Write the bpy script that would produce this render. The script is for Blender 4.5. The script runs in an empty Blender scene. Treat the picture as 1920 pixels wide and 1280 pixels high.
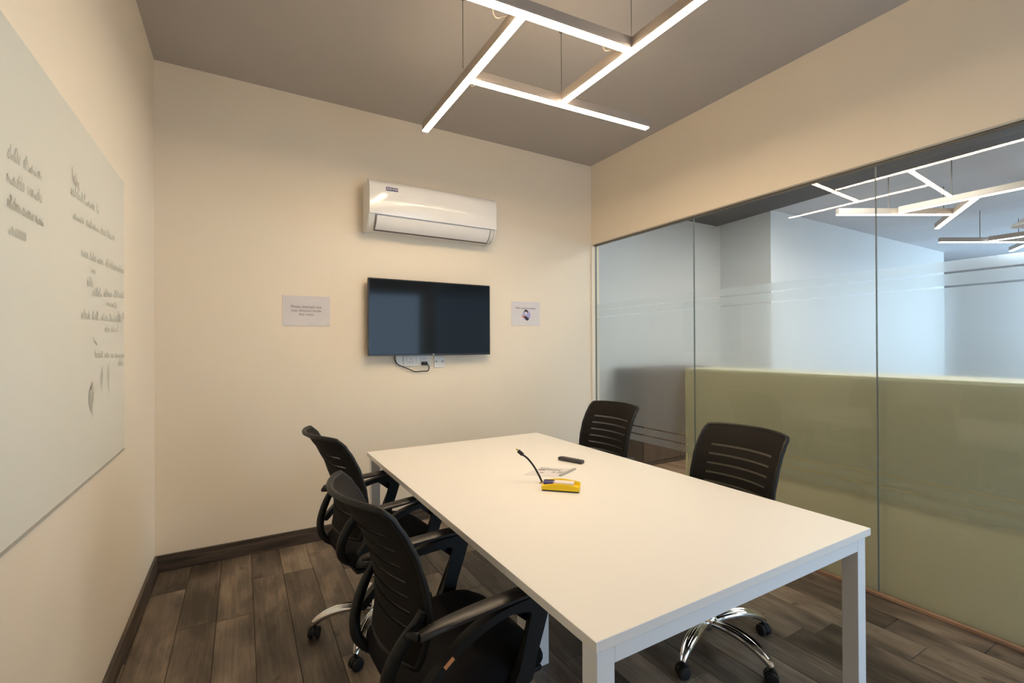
import bpy, bmesh, math, random
from mathutils import Vector, Matrix, Quaternion
random.seed(7)
SC = bpy.context.scene
COL = SC.collection
PI = math.pi

# ------------------------------------------------------------------ camera, world, exposure, area lights
L, R, D, H = -0.4706, 3.021, 3.618, 3.191          # left wall, right wall, back wall, ceiling (m)
YR = -1.30                                          # rear wall, behind the camera
GX = R + 0.045                                      # glass plane
cam = bpy.data.cameras.new('camera'); cam_o = bpy.data.objects.new('camera', cam); COL.objects.link(cam_o)
cam.sensor_width = 36.0; cam.lens = 36.0 * 872.33 / 1920; cam.shift_y = 0.0034; cam.clip_start = 0.02
_r = Vector((0.86476, -0.50215, -0.00448)); _u = Vector((0.00187, -0.0057, 0.99998)); _f = Vector((0.50216, 0.86476, 0.00399))
_m = Matrix((_r, _u, -_f)).transposed().to_4x4(); _m.translation = Vector((0, 0, 1.3911))
cam_o.matrix_world = _m
SC.camera = cam_o
SC.view_settings.view_transform = 'Standard'; SC.view_settings.look = 'None'
SC.view_settings.exposure = 0.82; SC.view_settings.gamma = 1.0; SC.view_settings.use_curve_mapping = False
SC.cycles.transparent_max_bounces = 24
SC.cycles.max_bounces = 10; SC.cycles.diffuse_bounces = 6
W = bpy.data.worlds.new('world'); SC.world = W; W.use_nodes = True
W.node_tree.nodes['Background'].inputs[0].default_value = (0.55, 0.72, 1.0, 1); W.node_tree.nodes['Background'].inputs[1].default_value = 0.35
LAMP = 38.0            # radiance of the warm strips in this room
def area(name, loc, target, sx, sy, power, col):
    l = bpy.data.lights.new(name, 'AREA'); l.shape = 'RECTANGLE'; l.size = sx; l.size_y = sy; l.energy = power; l.color = col
    o = bpy.data.objects.new(name, l); COL.objects.link(o); o.location = loc
    o.rotation_euler = (Vector(target) - Vector(loc)).to_track_quat('-Z', 'Y').to_euler()
    return o
area('office_window_daylight', (10.5, -6.6, 1.9), (9.5, 3.0, 1.6), 6.0, 2.2, 40, (0.62, 0.80, 1.0))
area('office_window_daylight', (13.9, 0.6, 1.9), (8.0, 0.6, 1.7), 2.6, 2.0, 170, (0.55, 0.76, 1.0))
area('office_fill_light', (4.6, -1.2, 3.05), (4.6, -1.2, 0), 2.4, 2.4, 50, (1.0, 0.95, 0.90))  # unseen light added as extra fill for the office
area('corridor_fill_light', (5.0, 2.1, 3.12), (5.0, 2.1, 0), 1.2, 1.2, 30, (1.0, 0.97, 0.93))  # added light hidden above the glass head, brightens the recess walls
area('doorway_daylight', (2.18, YR - 0.45, 1.22), (1.6, 3.0, 1.0), 1.6, 2.35, 22, (0.52, 0.75, 1.0))

# ------------------------------------------------------------------ materials
def principled(name, col, rough=0.5, metal=0.0, spec=None, coat=0.0):
    m = bpy.data.materials.new(name); m.use_nodes = True
    b = m.node_tree.nodes['Principled BSDF']
    b.inputs['Base Color'].default_value = (*col, 1); b.inputs['Roughness'].default_value = rough; b.inputs['Metallic'].default_value = metal
    if spec is not None: b.inputs['Specular IOR Level'].default_value = spec
    if coat: b.inputs['Coat Weight'].default_value = coat; b.inputs['Coat Roughness'].default_value = 0.08
    return m
def nodes(m): return m.node_tree.nodes, m.node_tree.links, m.node_tree.nodes['Principled BSDF']
def noisy(m, c1, c2, scale=(3, 3, 3), detail=4, bump=0.0, bscale=200, lo=0.35, hi=0.65, use_random=False):
    n, l, b = nodes(m)
    tc = n.new('ShaderNodeTexCoord'); mp = n.new('ShaderNodeMapping'); mp.inputs['Scale'].default_value = scale
    no = n.new('ShaderNodeTexNoise'); no.inputs['Scale'].default_value = 1.0; no.inputs['Detail'].default_value = detail
    rp = n.new('ShaderNodeValToRGB'); rp.color_ramp.elements[0].position = lo; rp.color_ramp.elements[1].position = hi
    rp.color_ramp.elements[0].color = (*c1, 1); rp.color_ramp.elements[1].color = (*c2, 1)
    l.new(tc.outputs['Object'], mp.inputs['Vector']); l.new(mp.outputs['Vector'], no.inputs['Vector'])
    l.new(no.outputs['Fac'], rp.inputs['Fac']); l.new(rp.outputs['Color'], b.inputs['Base Color'])
    if bump:
        n2 = n.new('ShaderNodeTexNoise'); n2.inputs['Scale'].default_value = bscale; n2.inputs['Detail'].default_value = 3
        bp = n.new('ShaderNodeBump'); bp.inputs['Strength'].default_value = bump; bp.inputs['Distance'].default_value = 0.002
        l.new(tc.outputs['Object'], n2.inputs['Vector']); l.new(n2.outputs['Fac'], bp.inputs['Height']); l.new(bp.outputs['Normal'], b.inputs['Normal'])
    return m
M = {}
M['wall'] = noisy(principled('cream_paint', (.86, .762, .645), 0.6, spec=.3), (.85, .752, .612), (.87, .770, .630), (1.2, 1.2, 1.2), 3, .08, 160)
M['ceiling'] = noisy(principled('grey_ceiling_paint', (.40, .375, .36), 0.5, spec=.4), (.43, .40, .38), (.45, .42, .40), (.9, .9, .9), 3, .06, 120)
M['office_wall'] = noisy(principled('white_office_paint', (.78, .79, .79), .6), (.69, .70, .70), (.71, .72, .72), (1, 1, 1), 3, .05, 120)
M['office_ceiling'] = noisy(principled('office_ceiling_paint', (.30, .30, .31), .7), (.60, .635, .70), (.66, .70, .765), (1.5, .4, 1), 4, .15, 30)
M['office_floor'] = noisy(principled('office_wood_floor', (.20, .11, .05), .4), (.22, .13, .075), (.38, .24, .14), (6, .8, 1), 5)
M['soffit'] = noisy(principled('soffit_grey', (.10, .10, .105), .7), (.09, .09, .095), (.11, .11, .115), (2, 2, 2))
M['dark_wood'] = noisy(principled('dark_baseboard_wood', (.07, .05, .04), .45), (.035, .026, .022), (.12, .088, .066), (2.2, 2.2, 40), 6, .15, 90)
M['lip_wood'] = noisy(principled('brown_lip_wood', (.25, .13, .07), .45), (.26, .145, .085), (.50, .31, .19), (30, 2.5, 30), 5, .15, 60)
M['table_white'] = principled('white_laminate', (.84, .81, .77), .38, spec=.4)
M['table_frame'] = principled('white_powder_coat', (.80, .81, .83), .42)
M['table_edge'] = principled('grey_white_edge_band', (.66, .67, .66), .5)
M['black_plastic'] = principled('black_plastic', (.008, .0075, .007), .45, spec=.35)
M['black_pad'] = principled('armrest_pad', (.020, .016, .013), .42)
M['black_rubber'] = principled('black_rubber', (.007, .007, .007), .6)
M['fabric'] = noisy(principled('black_fabric', (.008, .008, .009), .95, spec=.15), (.006, .006, .007), (.012, .011, .012), (400, 400, 400), 2, .3, 900)
M['mesh_back'] = noisy(principled('black_mesh_back', (.014, .011, .010), .7, spec=.22), (.0055, .0042, .0034), (.011, .0085, .007), (350, 350, 350), 2, .3, 700)
M['chrome'] = principled('chrome', (.80, .79, .78), .10, 1.0)
M['alu'] = noisy(principled('grey_lamp_housing', (.42, .36, .32), .5, .2), (.40, .345, .30), (.44, .38, .33), (3, 3, 3))
M['cable_grey'] = principled('steel_cable', (.16, .14, .12), .5)
M['clear_wire'] = principled('pale_wire', (.55, .48, .40), .4)
M['ac_white'] = principled('glossy_white_plastic', (.84, .83, .82), .12, spec=.5)
M['ac_side'] = principled('white_plastic', (.80, .79, .77), .35)
M['ac_gap'] = principled('vent_shadow_plastic', (.16, .14, .13), .6)
M['navy'] = principled('navy_label', (.03, .035, .16), .4)
M['white_ink'] = principled('white_ink', (.85, .85, .85), .5)
M['screen'] = principled('dark_screen_glass', (.006, .009, .013), .07, spec=.32)
M['bezel'] = principled('black_bezel', (.012, .012, .013), .3)
M['tv_shell'] = principled('black_tv_shell', (.02, .02, .02), .5)
M['paper'] = noisy(principled('white_paper', (.74, .72, .74), .7), (.69, .655, .665), (.73, .695, .705), (8, 8, 8))
M['ink'] = principled('grey_ink', (.22, .18, .18), .8)
M['black_ink'] = principled('black_ink', (.04, .035, .04), .8)
M['lilac'] = principled('lilac_print', (.42, .40, .66), .8)
M['red_print'] = principled('red_print', (.55, .18, .15), .8)
M['skin_print'] = principled('skin_print', (.72, .55, .45), .8)
M['wb'] = noisy(principled('whiteboard_enamel', (.80, .80, .74), .22, spec=.4), (.745, .745, .67), (.765, .765, .69), (1, 1, 1))
M['wb_edge'] = principled('whiteboard_edge', (.45, .43, .38), .5)
M['marker'] = principled('faded_marker', (.64, .625, .545), .6)
M['marker2'] = principled('faded_marker_dark', (.52, .50, .42), .6)
M['marker_red'] = principled('faded_marker_red', (.62, .52, .46), .6)
M['socket'] = principled('socket_white', (.78, .77, .76), .35)
M['hole'] = principled('socket_hole', (.10, .09, .09), .7)
M['yellow'] = principled('yellow_plastic', (.93, .62, .008), .35)
M['felt'] = noisy(principled('dark_felt', (.05, .04, .02), .9), (.04, .03, .02), (.06, .05, .03), (200, 200, 200))
M['blue_cap'] = principled('blue_marker_cap', (.05, .05, .26), .35)
M['black_cap'] = principled('black_marker_cap', (.015, .015, .03), .35)
M['marker_body'] = principled('white_marker_barrel', (.82, .74, .70), .35)
M['remote'] = principled('charcoal_remote', (.04, .035, .04), .4)
M['button'] = principled('remote_button', (.10, .09, .10), .5)
M['brass'] = principled('brass', (.55, .40, .15), .3, 1.0)
M['seal'] = principled('silicone_seal', (.16, .18, .17), .4)
M['metal_dark'] = principled('dark_channel', (.17, .15, .12), .45, .3)
M['olive'] = noisy(principled('olive_laminate', (.60, .525, .37), .5), (.59, .516, .362), (.61, .534, .378), (1.2, 1.2, 1.2))
M['olive_light'] = principled('olive_edge', (.72, .65, .42), .5)
M['brown_cab'] = noisy(principled('brown_laminate', (.10, .06, .03), .8, spec=.1), (.075, .043, .022), (.11, .064, .034), (8, 8, 1), 5)
M['tag'] = principled('orange_tag', (.75, .33, .13), .5)
M['silver'] = principled('silver_grey', (.42, .41, .40), .35, .4)

def plank_mat():
    m = principled('weathered_plank', (.1, .08, .06), .42, spec=.4); n, l, b = nodes(m)
    tc = n.new('ShaderNodeTexCoord'); oi = n.new('ShaderNodeObjectInfo')
    ml = n.new('ShaderNodeMath'); ml.operation = 'MULTIPLY'; ml.inputs[1].default_value = 57.0
    l.new(oi.outputs['Random'], ml.inputs[0])
    cx = n.new('ShaderNodeCombineXYZ'); l.new(ml.outputs[0], cx.inputs[0]); l.new(ml.outputs[0], cx.inputs[1])
    va = n.new('ShaderNodeVectorMath'); va.operation = 'ADD'; l.new(tc.outputs['Object'], va.inputs[0]); l.new(cx.outputs[0], va.inputs[1])
    def noise(scale, detail, rough=.6, dist=0.0):
        mp = n.new('ShaderNodeMapping'); mp.inputs['Scale'].default_value = scale; l.new(va.outputs[0], mp.inputs['Vector'])
        t = n.new('ShaderNodeTexNoise'); t.inputs['Scale'].default_value = 1; t.inputs['Detail'].default_value = detail; t.inputs['Roughness'].default_value = rough
        t.inputs['Distortion'].default_value = dist
        l.new(mp.outputs['Vector'], t.inputs['Vector']); return t
    big = noise((7, 2.2, 1), 3, .55, .4); fine = noise((70, 2.6, 1), 6, .65, .2); knots = noise((16, 9, 1), 2, .5)
    r1 = n.new('ShaderNodeValToRGB'); e = r1.color_ramp.elements
    e[0].position = .33; e[0].color = (.052, .040, .031, 1); e[1].position = .70; e[1].color = (.34, .268, .200, 1)
    mid = r1.color_ramp.elements.new(.5); mid.color = (.150, .116, .088, 1)
    # value driving the ramp: broad patches + streaks + per-plank tone
    a1 = n.new('ShaderNodeMath'); a1.operation = 'MULTIPLY_ADD'; a1.inputs[1].default_value = .72
    l.new(big.outputs['Fac'], a1.inputs[0])
    a2 = n.new('ShaderNodeMath'); a2.operation = 'MULTIPLY'; a2.inputs[1].default_value = .34; l.new(fine.outputs['Fac'], a2.inputs[0]); l.new(a2.outputs[0], a1.inputs[2])
    a3 = n.new('ShaderNodeMath'); a3.operation = 'MULTIPLY_ADD'; a3.inputs[1].default_value = .28; a3.inputs[2].default_value = -.18; l.new(oi.outputs['Random'], a3.inputs[0])
    a4 = n.new('ShaderNodeMath'); a4.operation = 'ADD'; l.new(a1.outputs[0], a4.inputs[0]); l.new(a3.outputs[0], a4.inputs[1])
    l.new(a4.outputs[0], r1.inputs['Fac'])
    kr = n.new('ShaderNodeValToRGB'); kr.color_ramp.elements[0].position = .22; kr.color_ramp.elements[0].color = (.35, .3, .27, 1); kr.color_ramp.elements[1].position = .34; kr.color_ramp.elements[1].color = (1, 1, 1, 1)
    l.new(knots.outputs['Fac'], kr.inputs['Fac'])
    mx = n.new('ShaderNodeMix'); mx.data_type = 'RGBA'; mx.blend_type = 'MULTIPLY'; mx.inputs['Factor'].default_value = 1.0
    l.new(r1.outputs['Color'], mx.inputs[6]); l.new(kr.outputs['Color'], mx.inputs[7]); l.new(mx.outputs[2], b.inputs['Base Color'])
    bp = n.new('ShaderNodeBump'); bp.inputs['Strength'].default_value = .25; bp.inputs['Distance'].default_value = .002
    l.new(fine.outputs['Fac'], bp.inputs['Height']); l.new(bp.outputs['Normal'], b.inputs['Normal'])
    return m
M['plank'] = plank_mat()

def glass_mat(name, tint, refl=1.0):
    m = bpy.data.materials.new(name); m.use_nodes = True; n, l = m.node_tree.nodes, m.node_tree.links; n.clear()
    out = n.new('ShaderNodeOutputMaterial'); mix = n.new('ShaderNodeMixShader'); tr = n.new('ShaderNodeBsdfTransparent'); gl = n.new('ShaderNodeBsdfGlossy')
    fr = n.new('ShaderNodeFresnel'); fr.inputs['IOR'].default_value = 1.5
    tr.inputs['Color'].default_value = (*tint, 1); gl.inputs['Roughness'].default_value = 0.0
    geo = n.new('ShaderNodeNewGeometry')
    iv = n.new('ShaderNodeMath'); iv.operation = 'SUBTRACT'; iv.inputs[0].default_value = 1.0; l.new(geo.outputs['Backfacing'], iv.inputs[1])
    ml = n.new('ShaderNodeMath'); ml.operation = 'MULTIPLY'; l.new(fr.outputs[0], ml.inputs[0]); l.new(iv.outputs[0], ml.inputs[1])   # reflect off the faces that look at the viewer
    l.new(ml.outputs[0], mix.inputs[0]); l.new(tr.outputs[0], mix.inputs[1]); l.new(gl.outputs[0], mix.inputs[2]); l.new(mix.outputs[0], out.inputs['Surface'])
    return m
M['glass'] = glass_mat('clear_glass', (.955, .985, .965))
def film_mat():
    m = bpy.data.materials.new('frosted_film'); m.use_nodes = True; n, l = m.node_tree.nodes, m.node_tree.links; n.clear()
    out = n.new('ShaderNodeOutputMaterial')
    tr = n.new('ShaderNodeBsdfTransparent'); tr.inputs['Color'].default_value = (.97, .98, .98, 1)
    rf = n.new('ShaderNodeBsdfRefraction'); rf.inputs['IOR'].default_value = 1.03; rf.inputs['Roughness'].default_value = .85; rf.inputs['Color'].default_value = (.97, .98, .98, 1)
    rw = n.new('ShaderNodeBsdfRefraction'); rw.inputs['IOR'].default_value = 1.3; rw.inputs['Roughness'].default_value = .7; rw.inputs['Color'].default_value = (.97, .98, .98, 1)
    tl = n.new('ShaderNodeBsdfTranslucent'); tl.inputs['Color'].default_value = (.93, .95, .96, 1)
    df = n.new('ShaderNodeBsdfDiffuse'); df.inputs['Color'].default_value = (.80, .83, .80, 1)
    def mix(f, a, b):
        m_ = n.new('ShaderNodeMixShader'); m_.inputs[0].default_value = f; l.new(a.outputs[0], m_.inputs[1]); l.new(b.outputs[0], m_.inputs[2]); return m_
    haze = mix(.35, tl, df)
    m3 = mix(.06, mix(.08, mix(.52, tr, rf), rw), haze)
    l.new(m3.outputs[0], out.inputs['Surface']); return m
M['film'] = film_mat()
def mesh_fabric():
    m = bpy.data.materials.new('see_through_mesh'); m.use_nodes = True; n, l = m.node_tree.nodes, m.node_tree.links; n.clear()
    out = n.new('ShaderNodeOutputMaterial'); mix = n.new('ShaderNodeMixShader'); mix.inputs[0].default_value = .80
    tr = n.new('ShaderNodeBsdfTransparent'); df = n.new('ShaderNodeBsdfDiffuse'); df.inputs['Color'].default_value = (.125, .112, .10, 1)
    l.new(tr.outputs[0], mix.inputs[1]); l.new(df.outputs[0], mix.inputs[2]); l.new(mix.outputs[0], out.inputs['Surface']); return m
M['mesh_fabric'] = mesh_fabric()
def emit(name, col, s):
    m = bpy.data.materials.new(name); m.use_nodes = True; n, l = m.node_tree.nodes, m.node_tree.links; n.clear()
    out = n.new('ShaderNodeOutputMaterial'); e = n.new('ShaderNodeEmission'); e.inputs[0].default_value = (*col, 1); e.inputs[1].default_value = s
    l.new(e.outputs[0], out.inputs['Surface']); return m
M['led'] = emit('warm_led_strip', (1.0, .775, .52), LAMP)
M['up_fill'] = emit('up_fill_glow', (1.0, .785, .545), LAMP*.115)  # weak glow added on the bar tops to brighten the ceiling
M['led_warm_office'] = emit('office_warm_led', (1.0, .78, .60), 16)
M['led_cool_office'] = emit('office_cool_led', (.75, .86, 1.0), 16)

# ------------------------------------------------------------------ mesh helpers
def link(name, bm, mat, parent=None, smooth=False, loc=None, rot=None):
    me = bpy.data.meshes.new(name); bmesh.ops.recalc_face_normals(bm, faces=bm.faces); bm.to_mesh(me); bm.free()
    if smooth:
        for p in me.polygons: p.use_smooth = True
        if smooth != True: me.set_sharp_from_angle(angle=math.radians(smooth))
    for mm in (mat if isinstance(mat, (list, tuple)) else [mat]): me.materials.append(mm)
    o = bpy.data.objects.new(name, me); COL.objects.link(o)
    if parent is not None: o.parent = parent
    if loc is not None: o.location = loc
    if rot is not None: o.rotation_euler = rot
    return o
def root(name, label, cat, loc=(0, 0, 0), rz=0, group=None):
    o = bpy.data.objects.new(name, None); COL.objects.link(o); o.location = loc; o.rotation_euler = (0, 0, rz); o.empty_display_size = .1
    o['label'] = label; o['category'] = cat
    if group: o['group'] = group
    return o
def tag(o, label, cat, group=None):
    o['label'] = label; o['category'] = cat
    if group: o['group'] = group
    return o
def struct(o, label=None):
    o['kind'] = 'structure'
    if label: o['label'] = label
    return o
def box(bm, x0, x1, y0, y1, z0, z1, bev=0.0, seg=1, mat=None):
    vs = bmesh.ops.create_cube(bm, size=1.0, matrix=Matrix.Translation(((x0+x1)/2, (y0+y1)/2, (z0+z1)/2)) @ Matrix.Diagonal((abs(x1-x0), abs(y1-y0), abs(z1-z0), 1)))['verts']
    if bev:
        es = {e for v in vs for e in v.link_edges}
        bmesh.ops.bevel(bm, geom=list(es), offset=bev, segments=seg, profile=.5, affect='EDGES')
    return bm
def bx(*a, **k): return box(bmesh.new(), *a, **k)
def tube(bm, pts, rad, n=8, cap=True, flat=1.0):
    """tube through pts; rad a number or a list; flat squashes it along the frame's second axis"""
    pts = [Vector(p) for p in pts]; k = len(pts)
    rad = [rad]*k if not isinstance(rad, (list, tuple)) else rad
    rings = []; ref = None
    for i, p in enumerate(pts):
        t = (pts[min(i+1, k-1)] - pts[max(i-1, 0)]).normalized()
        if ref is None: ref = t.cross(Vector((0, 0, 1))); ref = ref if ref.length > .05 else t.cross(Vector((1, 0, 0)))
        a = (ref - t*ref.dot(t)).normalized(); b = t.cross(a); ref = a
        rings.append([bm.verts.new(p + (a*math.cos(2*PI*j/n) + b*flat*math.sin(2*PI*j/n))*rad[i]) for j in range(n)])
    for i in range(k-1):
        for j in range(n): bm.faces.new((rings[i][j], rings[i][(j+1) % n], rings[i+1][(j+1) % n], rings[i+1][j]))
    if cap: bm.faces.new(rings[0][::-1]); bm.faces.new(rings[-1])
    return bm
def lathe(bm, prof, n=20, c=(0, 0, 0), axis='z'):
    rings = []
    for r, h in prof:
        ring = []
        for j in range(n):
            a = 2*PI*j/n; x, y = r*math.cos(a), r*math.sin(a)
            p = (x, y, h) if axis == 'z' else ((h, x, y) if axis == 'x' else (x, h, y))
            ring.append(bm.verts.new((p[0]+c[0], p[1]+c[1], p[2]+c[2])))
        rings.append(ring)
    for i in range(len(prof)-1):
        for j in range(n): bm.faces.new((rings[i][j], rings[i][(j+1) % n], rings[i+1][(j+1) % n], rings[i+1][j]))
    bm.faces.new(rings[0][::-1]); bm.faces.new(rings[-1])
    return bm
def extrude_poly(bm, pts, axis, a, b):
    """polygon pts (2-D) extruded along axis from a to b. axis y: pts=(x,z); x: (y,z); z: (x,y)"""
    def P(p, t): return (p[0], t, p[1]) if axis == 'y' else ((t, p[0], p[1]) if axis == 'x' else (p[0], p[1], t))
    v0 = [bm.verts.new(P(p, a)) for p in pts]; v1 = [bm.verts.new(P(p, b)) for p in pts]; n = len(pts)
    bm.faces.new(v0); bm.faces.new(v1[::-1])
    for i in range(n): bm.faces.new((v0[i], v0[(i+1) % n], v1[(i+1) % n], v1[i]))
    return bm
def smooth_path(pts, sub=6):
    pts = [Vector(p) for p in pts]; out = []
    for i in range(len(pts)-1):
        p0, p1, p2, p3 = pts[max(i-1, 0)], pts[i], pts[i+1], pts[min(i+2, len(pts)-1)]
        for k in range(sub):
            t = k/sub
            out.append(.5*((2*p1) + (p2-p0)*t + (2*p0-5*p1+4*p2-p3)*t*t + (3*p1-p0-3*p2+p3)*t**3))
    out.append(pts[-1]); return out
def text_obj(name, body, size, mat, parent, mw, align='CENTER', depth=0.0004, spacing=1.0):
    cu = bpy.data.curves.new(name, 'FONT'); cu.body = body; cu.size = size; cu.align_x = align; cu.align_y = 'CENTER'; cu.extrude = depth; cu.space_line = spacing
    cu.resolution_u = 2
    tmp = bpy.data.objects.new(name + '_tmp', cu); COL.objects.link(tmp)
    dg = bpy.context.evaluated_depsgraph_get(); me = bpy.data.meshes.new_from_object(tmp.evaluated_get(dg))
    bpy.data.objects.remove(tmp); bpy.data.curves.remove(cu)
    me.materials.clear(); me.materials.append(mat)
    o = bpy.data.objects.new(name, me); COL.objects.link(o); o.parent = parent; o.matrix_local = mw
    return o
def facing_minus_y(x, y, z): return Matrix.Translation((x, y, z)) @ Matrix.Rotation(PI/2, 4, 'X')
def copy_tree(o, parent=None):
    c = o.copy(); COL.objects.link(c)
    if parent is not None: c.parent = parent
    for ch in list(o.children): copy_tree(ch, c)
    return c

# ------------------------------------------------------------------ room shell
floor = struct(link('floor', bx(L-.1, R+.10, YR-.1, D+.1, -.06, -.006), M['dark_wood']))
def plank_mesh(w, ln):
    bm = bmesh.new(); g = .0009; b = .0016
    x0, x1, y0, y1 = g, w-g, g, ln-g
    lo = [bm.verts.new(p) for p in ((x0, y0, -.006), (x1, y0, -.006), (x1, y1, -.006), (x0, y1, -.006))]
    mi = [bm.verts.new(p) for p in ((x0, y0, -b), (x1, y0, -b), (x1, y1, -b), (x0, y1, -b))]
    hi = [bm.verts.new(p) for p in ((x0+b, y0+b, 0), (x1-b, y0+b, 0), (x1-b, y1-b, 0), (x0+b, y1-b, 0))]
    for a, c in ((lo, mi), (mi, hi)):
        for i in range(4): bm.faces.new((a[i], a[(i+1) % 4], c[(i+1) % 4], c[i]))
    bm.faces.new(hi)
    me = bpy.data.meshes.new('plank'); bm.to_mesh(me); bm.free(); me.materials.append(M['plank']); return me
PW, PL = .167, 1.22
cache = {}
rr = random.Random(21)
xs = -.115 - PW*3
ci = 0
fixed = {-1: 2.82, 0: 2.804, 1: 3.21, 2: 3.19}
while xs < GX - .02:
    k = round((xs + .115)/PW)
    a, b = max(xs, L), min(xs+PW, GX)
    if b - a > .01:
        off = fixed.get(k, rr.uniform(0, PL))
        y = YR - PL + ((off - YR) % PL)
        while y < D:
            y0, y1 = max(y, YR), min(y+PL, D)
            if y1 - y0 > .02:
                key = (round(b-a, 4), round(y1-y0, 4))
                if key not in cache: cache[key] = plank_mesh(*key)
                o = bpy.data.objects.new('plank', cache[key]); COL.objects.link(o); o.parent = floor; o.location = (a, y0, 0)
            y += PL
    xs += PW
struct(link('ceiling', bx(L-.1, R+.10, YR-.1, D+.1, H, H+.1), M['ceiling']))
struct(link('wall_back', bx(L-.1, R+.10, D, D+.12, -.05, H), M['wall']))
struct(link('wall_left', bx(L-.12, L, YR-.1, D, -.05, H), M['wall']))
bm = bx(L, 1.40, YR-.12, YR, -.05, H); box(bm, 1.40, 2.96, YR-.12, YR, 2.42, H); box(bm, 2.96, R+.1, YR-.12, YR, -.05, H)
struct(link('wall_rear', bm, M['wall']))
struct(link('wall_right', bx(R, R+.10, YR, D, 2.4066, H), M['wall']))
def baseboard(name, pts):
    bm = bmesh.new(); box(bm, *pts, bev=.003, seg=2); return struct(link(name, bm, M['dark_wood']))
baseboard('baseboard_back', (L+.0005, R, D-.016, D-.0005, 0.0005, .103))
baseboard('baseboard_left', (L+.0005, L+.016, YR, D-.017, 0.0005, .103))
# glass wall: four panes with frosted film, silicone joints, a head channel and a brown timber lip
struct(link('trim_1', bx(GX-.024, GX-.0008, YR, D-.017, .0005, .021, bev=.004, seg=2), M['lip_wood']), 'brown timber lip along the foot of the glass wall')
struct(link('trim_2', bx(GX-.010, GX+.022, YR, D-.0005, 2.394, 2.4061, bev=.002), M['metal_dark']), 'dark head channel along the top of the glass wall')
struct(link('trim_3', bx(R-.004, GX-.004, D-.010, D-.0005, .104, 2.393), M['wall']), 'cream return strip beside the far end of the glass wall')
struct(link('trim_4', bx(GX-.004, GX+.016, D-.012, D-.0006, .03, 2.393), M['seal']), 'dark joint between the glass wall and the back wall')
panes = [(2.437, D-.013), (1.225, 2.437), (.013, 1.225), (YR, .013)]
films = [(1.759, 1.812), (1.689, 1.7485), (.678, 1.6785), (.610, .666), (.541, .598)]
for i, (y0, y1) in enumerate(panes):
    g = .0022
    w = struct(link('window_%d' % (i+1), bx(GX, GX+.010, y0+g, y1-g, .0215, 2.3935), M['glass']))
    for z0, z1 in films:
        link('film', bx(GX+.0104, GX+.0108, y0+g, y1-g, z0, z1), M['film'], w)
    if i > 0: link('joint', bx(GX-.0004, GX+.0110, y1-.0022, y1+.0022, .0215, 2.3935), M['seal'], w)

# ------------------------------------------------------------------ the office beyond the glass
struct(link('floor_outer', bx(R+.101, 17, -7, 8, -.10, -.0065), M['office_floor']))
struct(link('ceiling_outer', bx(R+.101, 17, -7, 8, H, H+.1), M['office_ceiling']))
struct(link('wall_corridor', bx(R+.05, 6.06, 4.355, 4.50, -.05, H), M['office_wall']))
struct(link('wall_office', bx(6.06, 11.82, 3.60, 4.50, -.05, H), M['office_wall']))
struct(link('wall_far', bx(14.0, 14.2, -7, 8, -.05, H), M['office_wall']))
struct(link('wall_end', bx(11.82, 14.0, 7.8, 8, -.05, H), M['office_wall']))
bm = bmesh.new(); extrude_poly(bm, [(R+.101, -3), (5.45, -3), (5.62, .4), (5.99, 4.354), (R+.101, 4.354)], 'z', H-.06, H-.001)
struct(link('trim_5', bm, M['soffit']), 'dark grey dropped soffit outside the glass wall')

# ------------------------------------------------------------------ pendant lamps
def bar_parts(parent, p0, p1, z, w, h, led, name='light_bar', housing=None):
    p0, p1 = Vector((*p0, z)), Vector((*p1, z)); d = p1-p0; ln = d.length; ang = math.atan2(d.y, d.x)
    bm = bmesh.new(); box(bm, 0, ln, -w/2, w/2, .004, h, bev=.004, seg=2)
    box(bm, 0, ln, -w/2, -w/2+.003, 0, .006); box(bm, 0, ln, w/2-.003, w/2, 0, .006)
    o = link(name, bm, housing or M['alu'], parent, loc=p0, rot=(0, 0, ang))
    link('diffuser', bx(.001, ln-.001, -w/2+.003, w/2-.003, -.006, .0035, bev=.002), led, o)
    if led is M['led']: link('up_fill_strip', bx(.02, ln-.02, -w/2+.008, w/2-.008, h+.0004, h+.0020), M['up_fill'], o)  # added emitter, hidden from below, only lifts the ceiling tone
    return o
lamp = root('pendant_light', 'square pinwheel of four glowing warm strip lights hung below grey ceiling', 'light', (1.30, 1.90, 2.77))
LZ = 2.77
def rel(p): return (p[0]-1.30, p[1]-1.90)
for p0, p1 in (((1.015, 1.650), (1.015, 2.840)), ((.40, 1.688), (1.575, 1.592)), ((1.588, .93), (1.572, 2.115)), ((1.03, 2.181), (2.222, 2.109))):
    bar_parts(lamp, rel(p0), rel(p1), 0, .042, .052, M['led'])
def cable(parent, x, y, z0, z1, r=.0022, mat=None):
    bm = bmesh.new(); tube(bm, [(x, y, z0), (x, y, z1)], r, 6)
    o = link('suspension_cable', bm, mat or M['cable_grey'], parent)
    return o
for x, y in ((.985, 2.185), (1.572, 2.135), (1.585, 1.60), (1.015, 1.63)):
    cx, cy_ = rel((x, y)); cable(lamp, cx, cy_, .052, H-LZ-.008)
    link('ceiling_cup', lathe(bmesh.new(), [(.012, H-LZ-.014), (.014, H-LZ-.004), (.010, H-LZ-.0005)], 12, (cx, cy_, 0)), M['cable_grey'], lamp, smooth=40)
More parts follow.
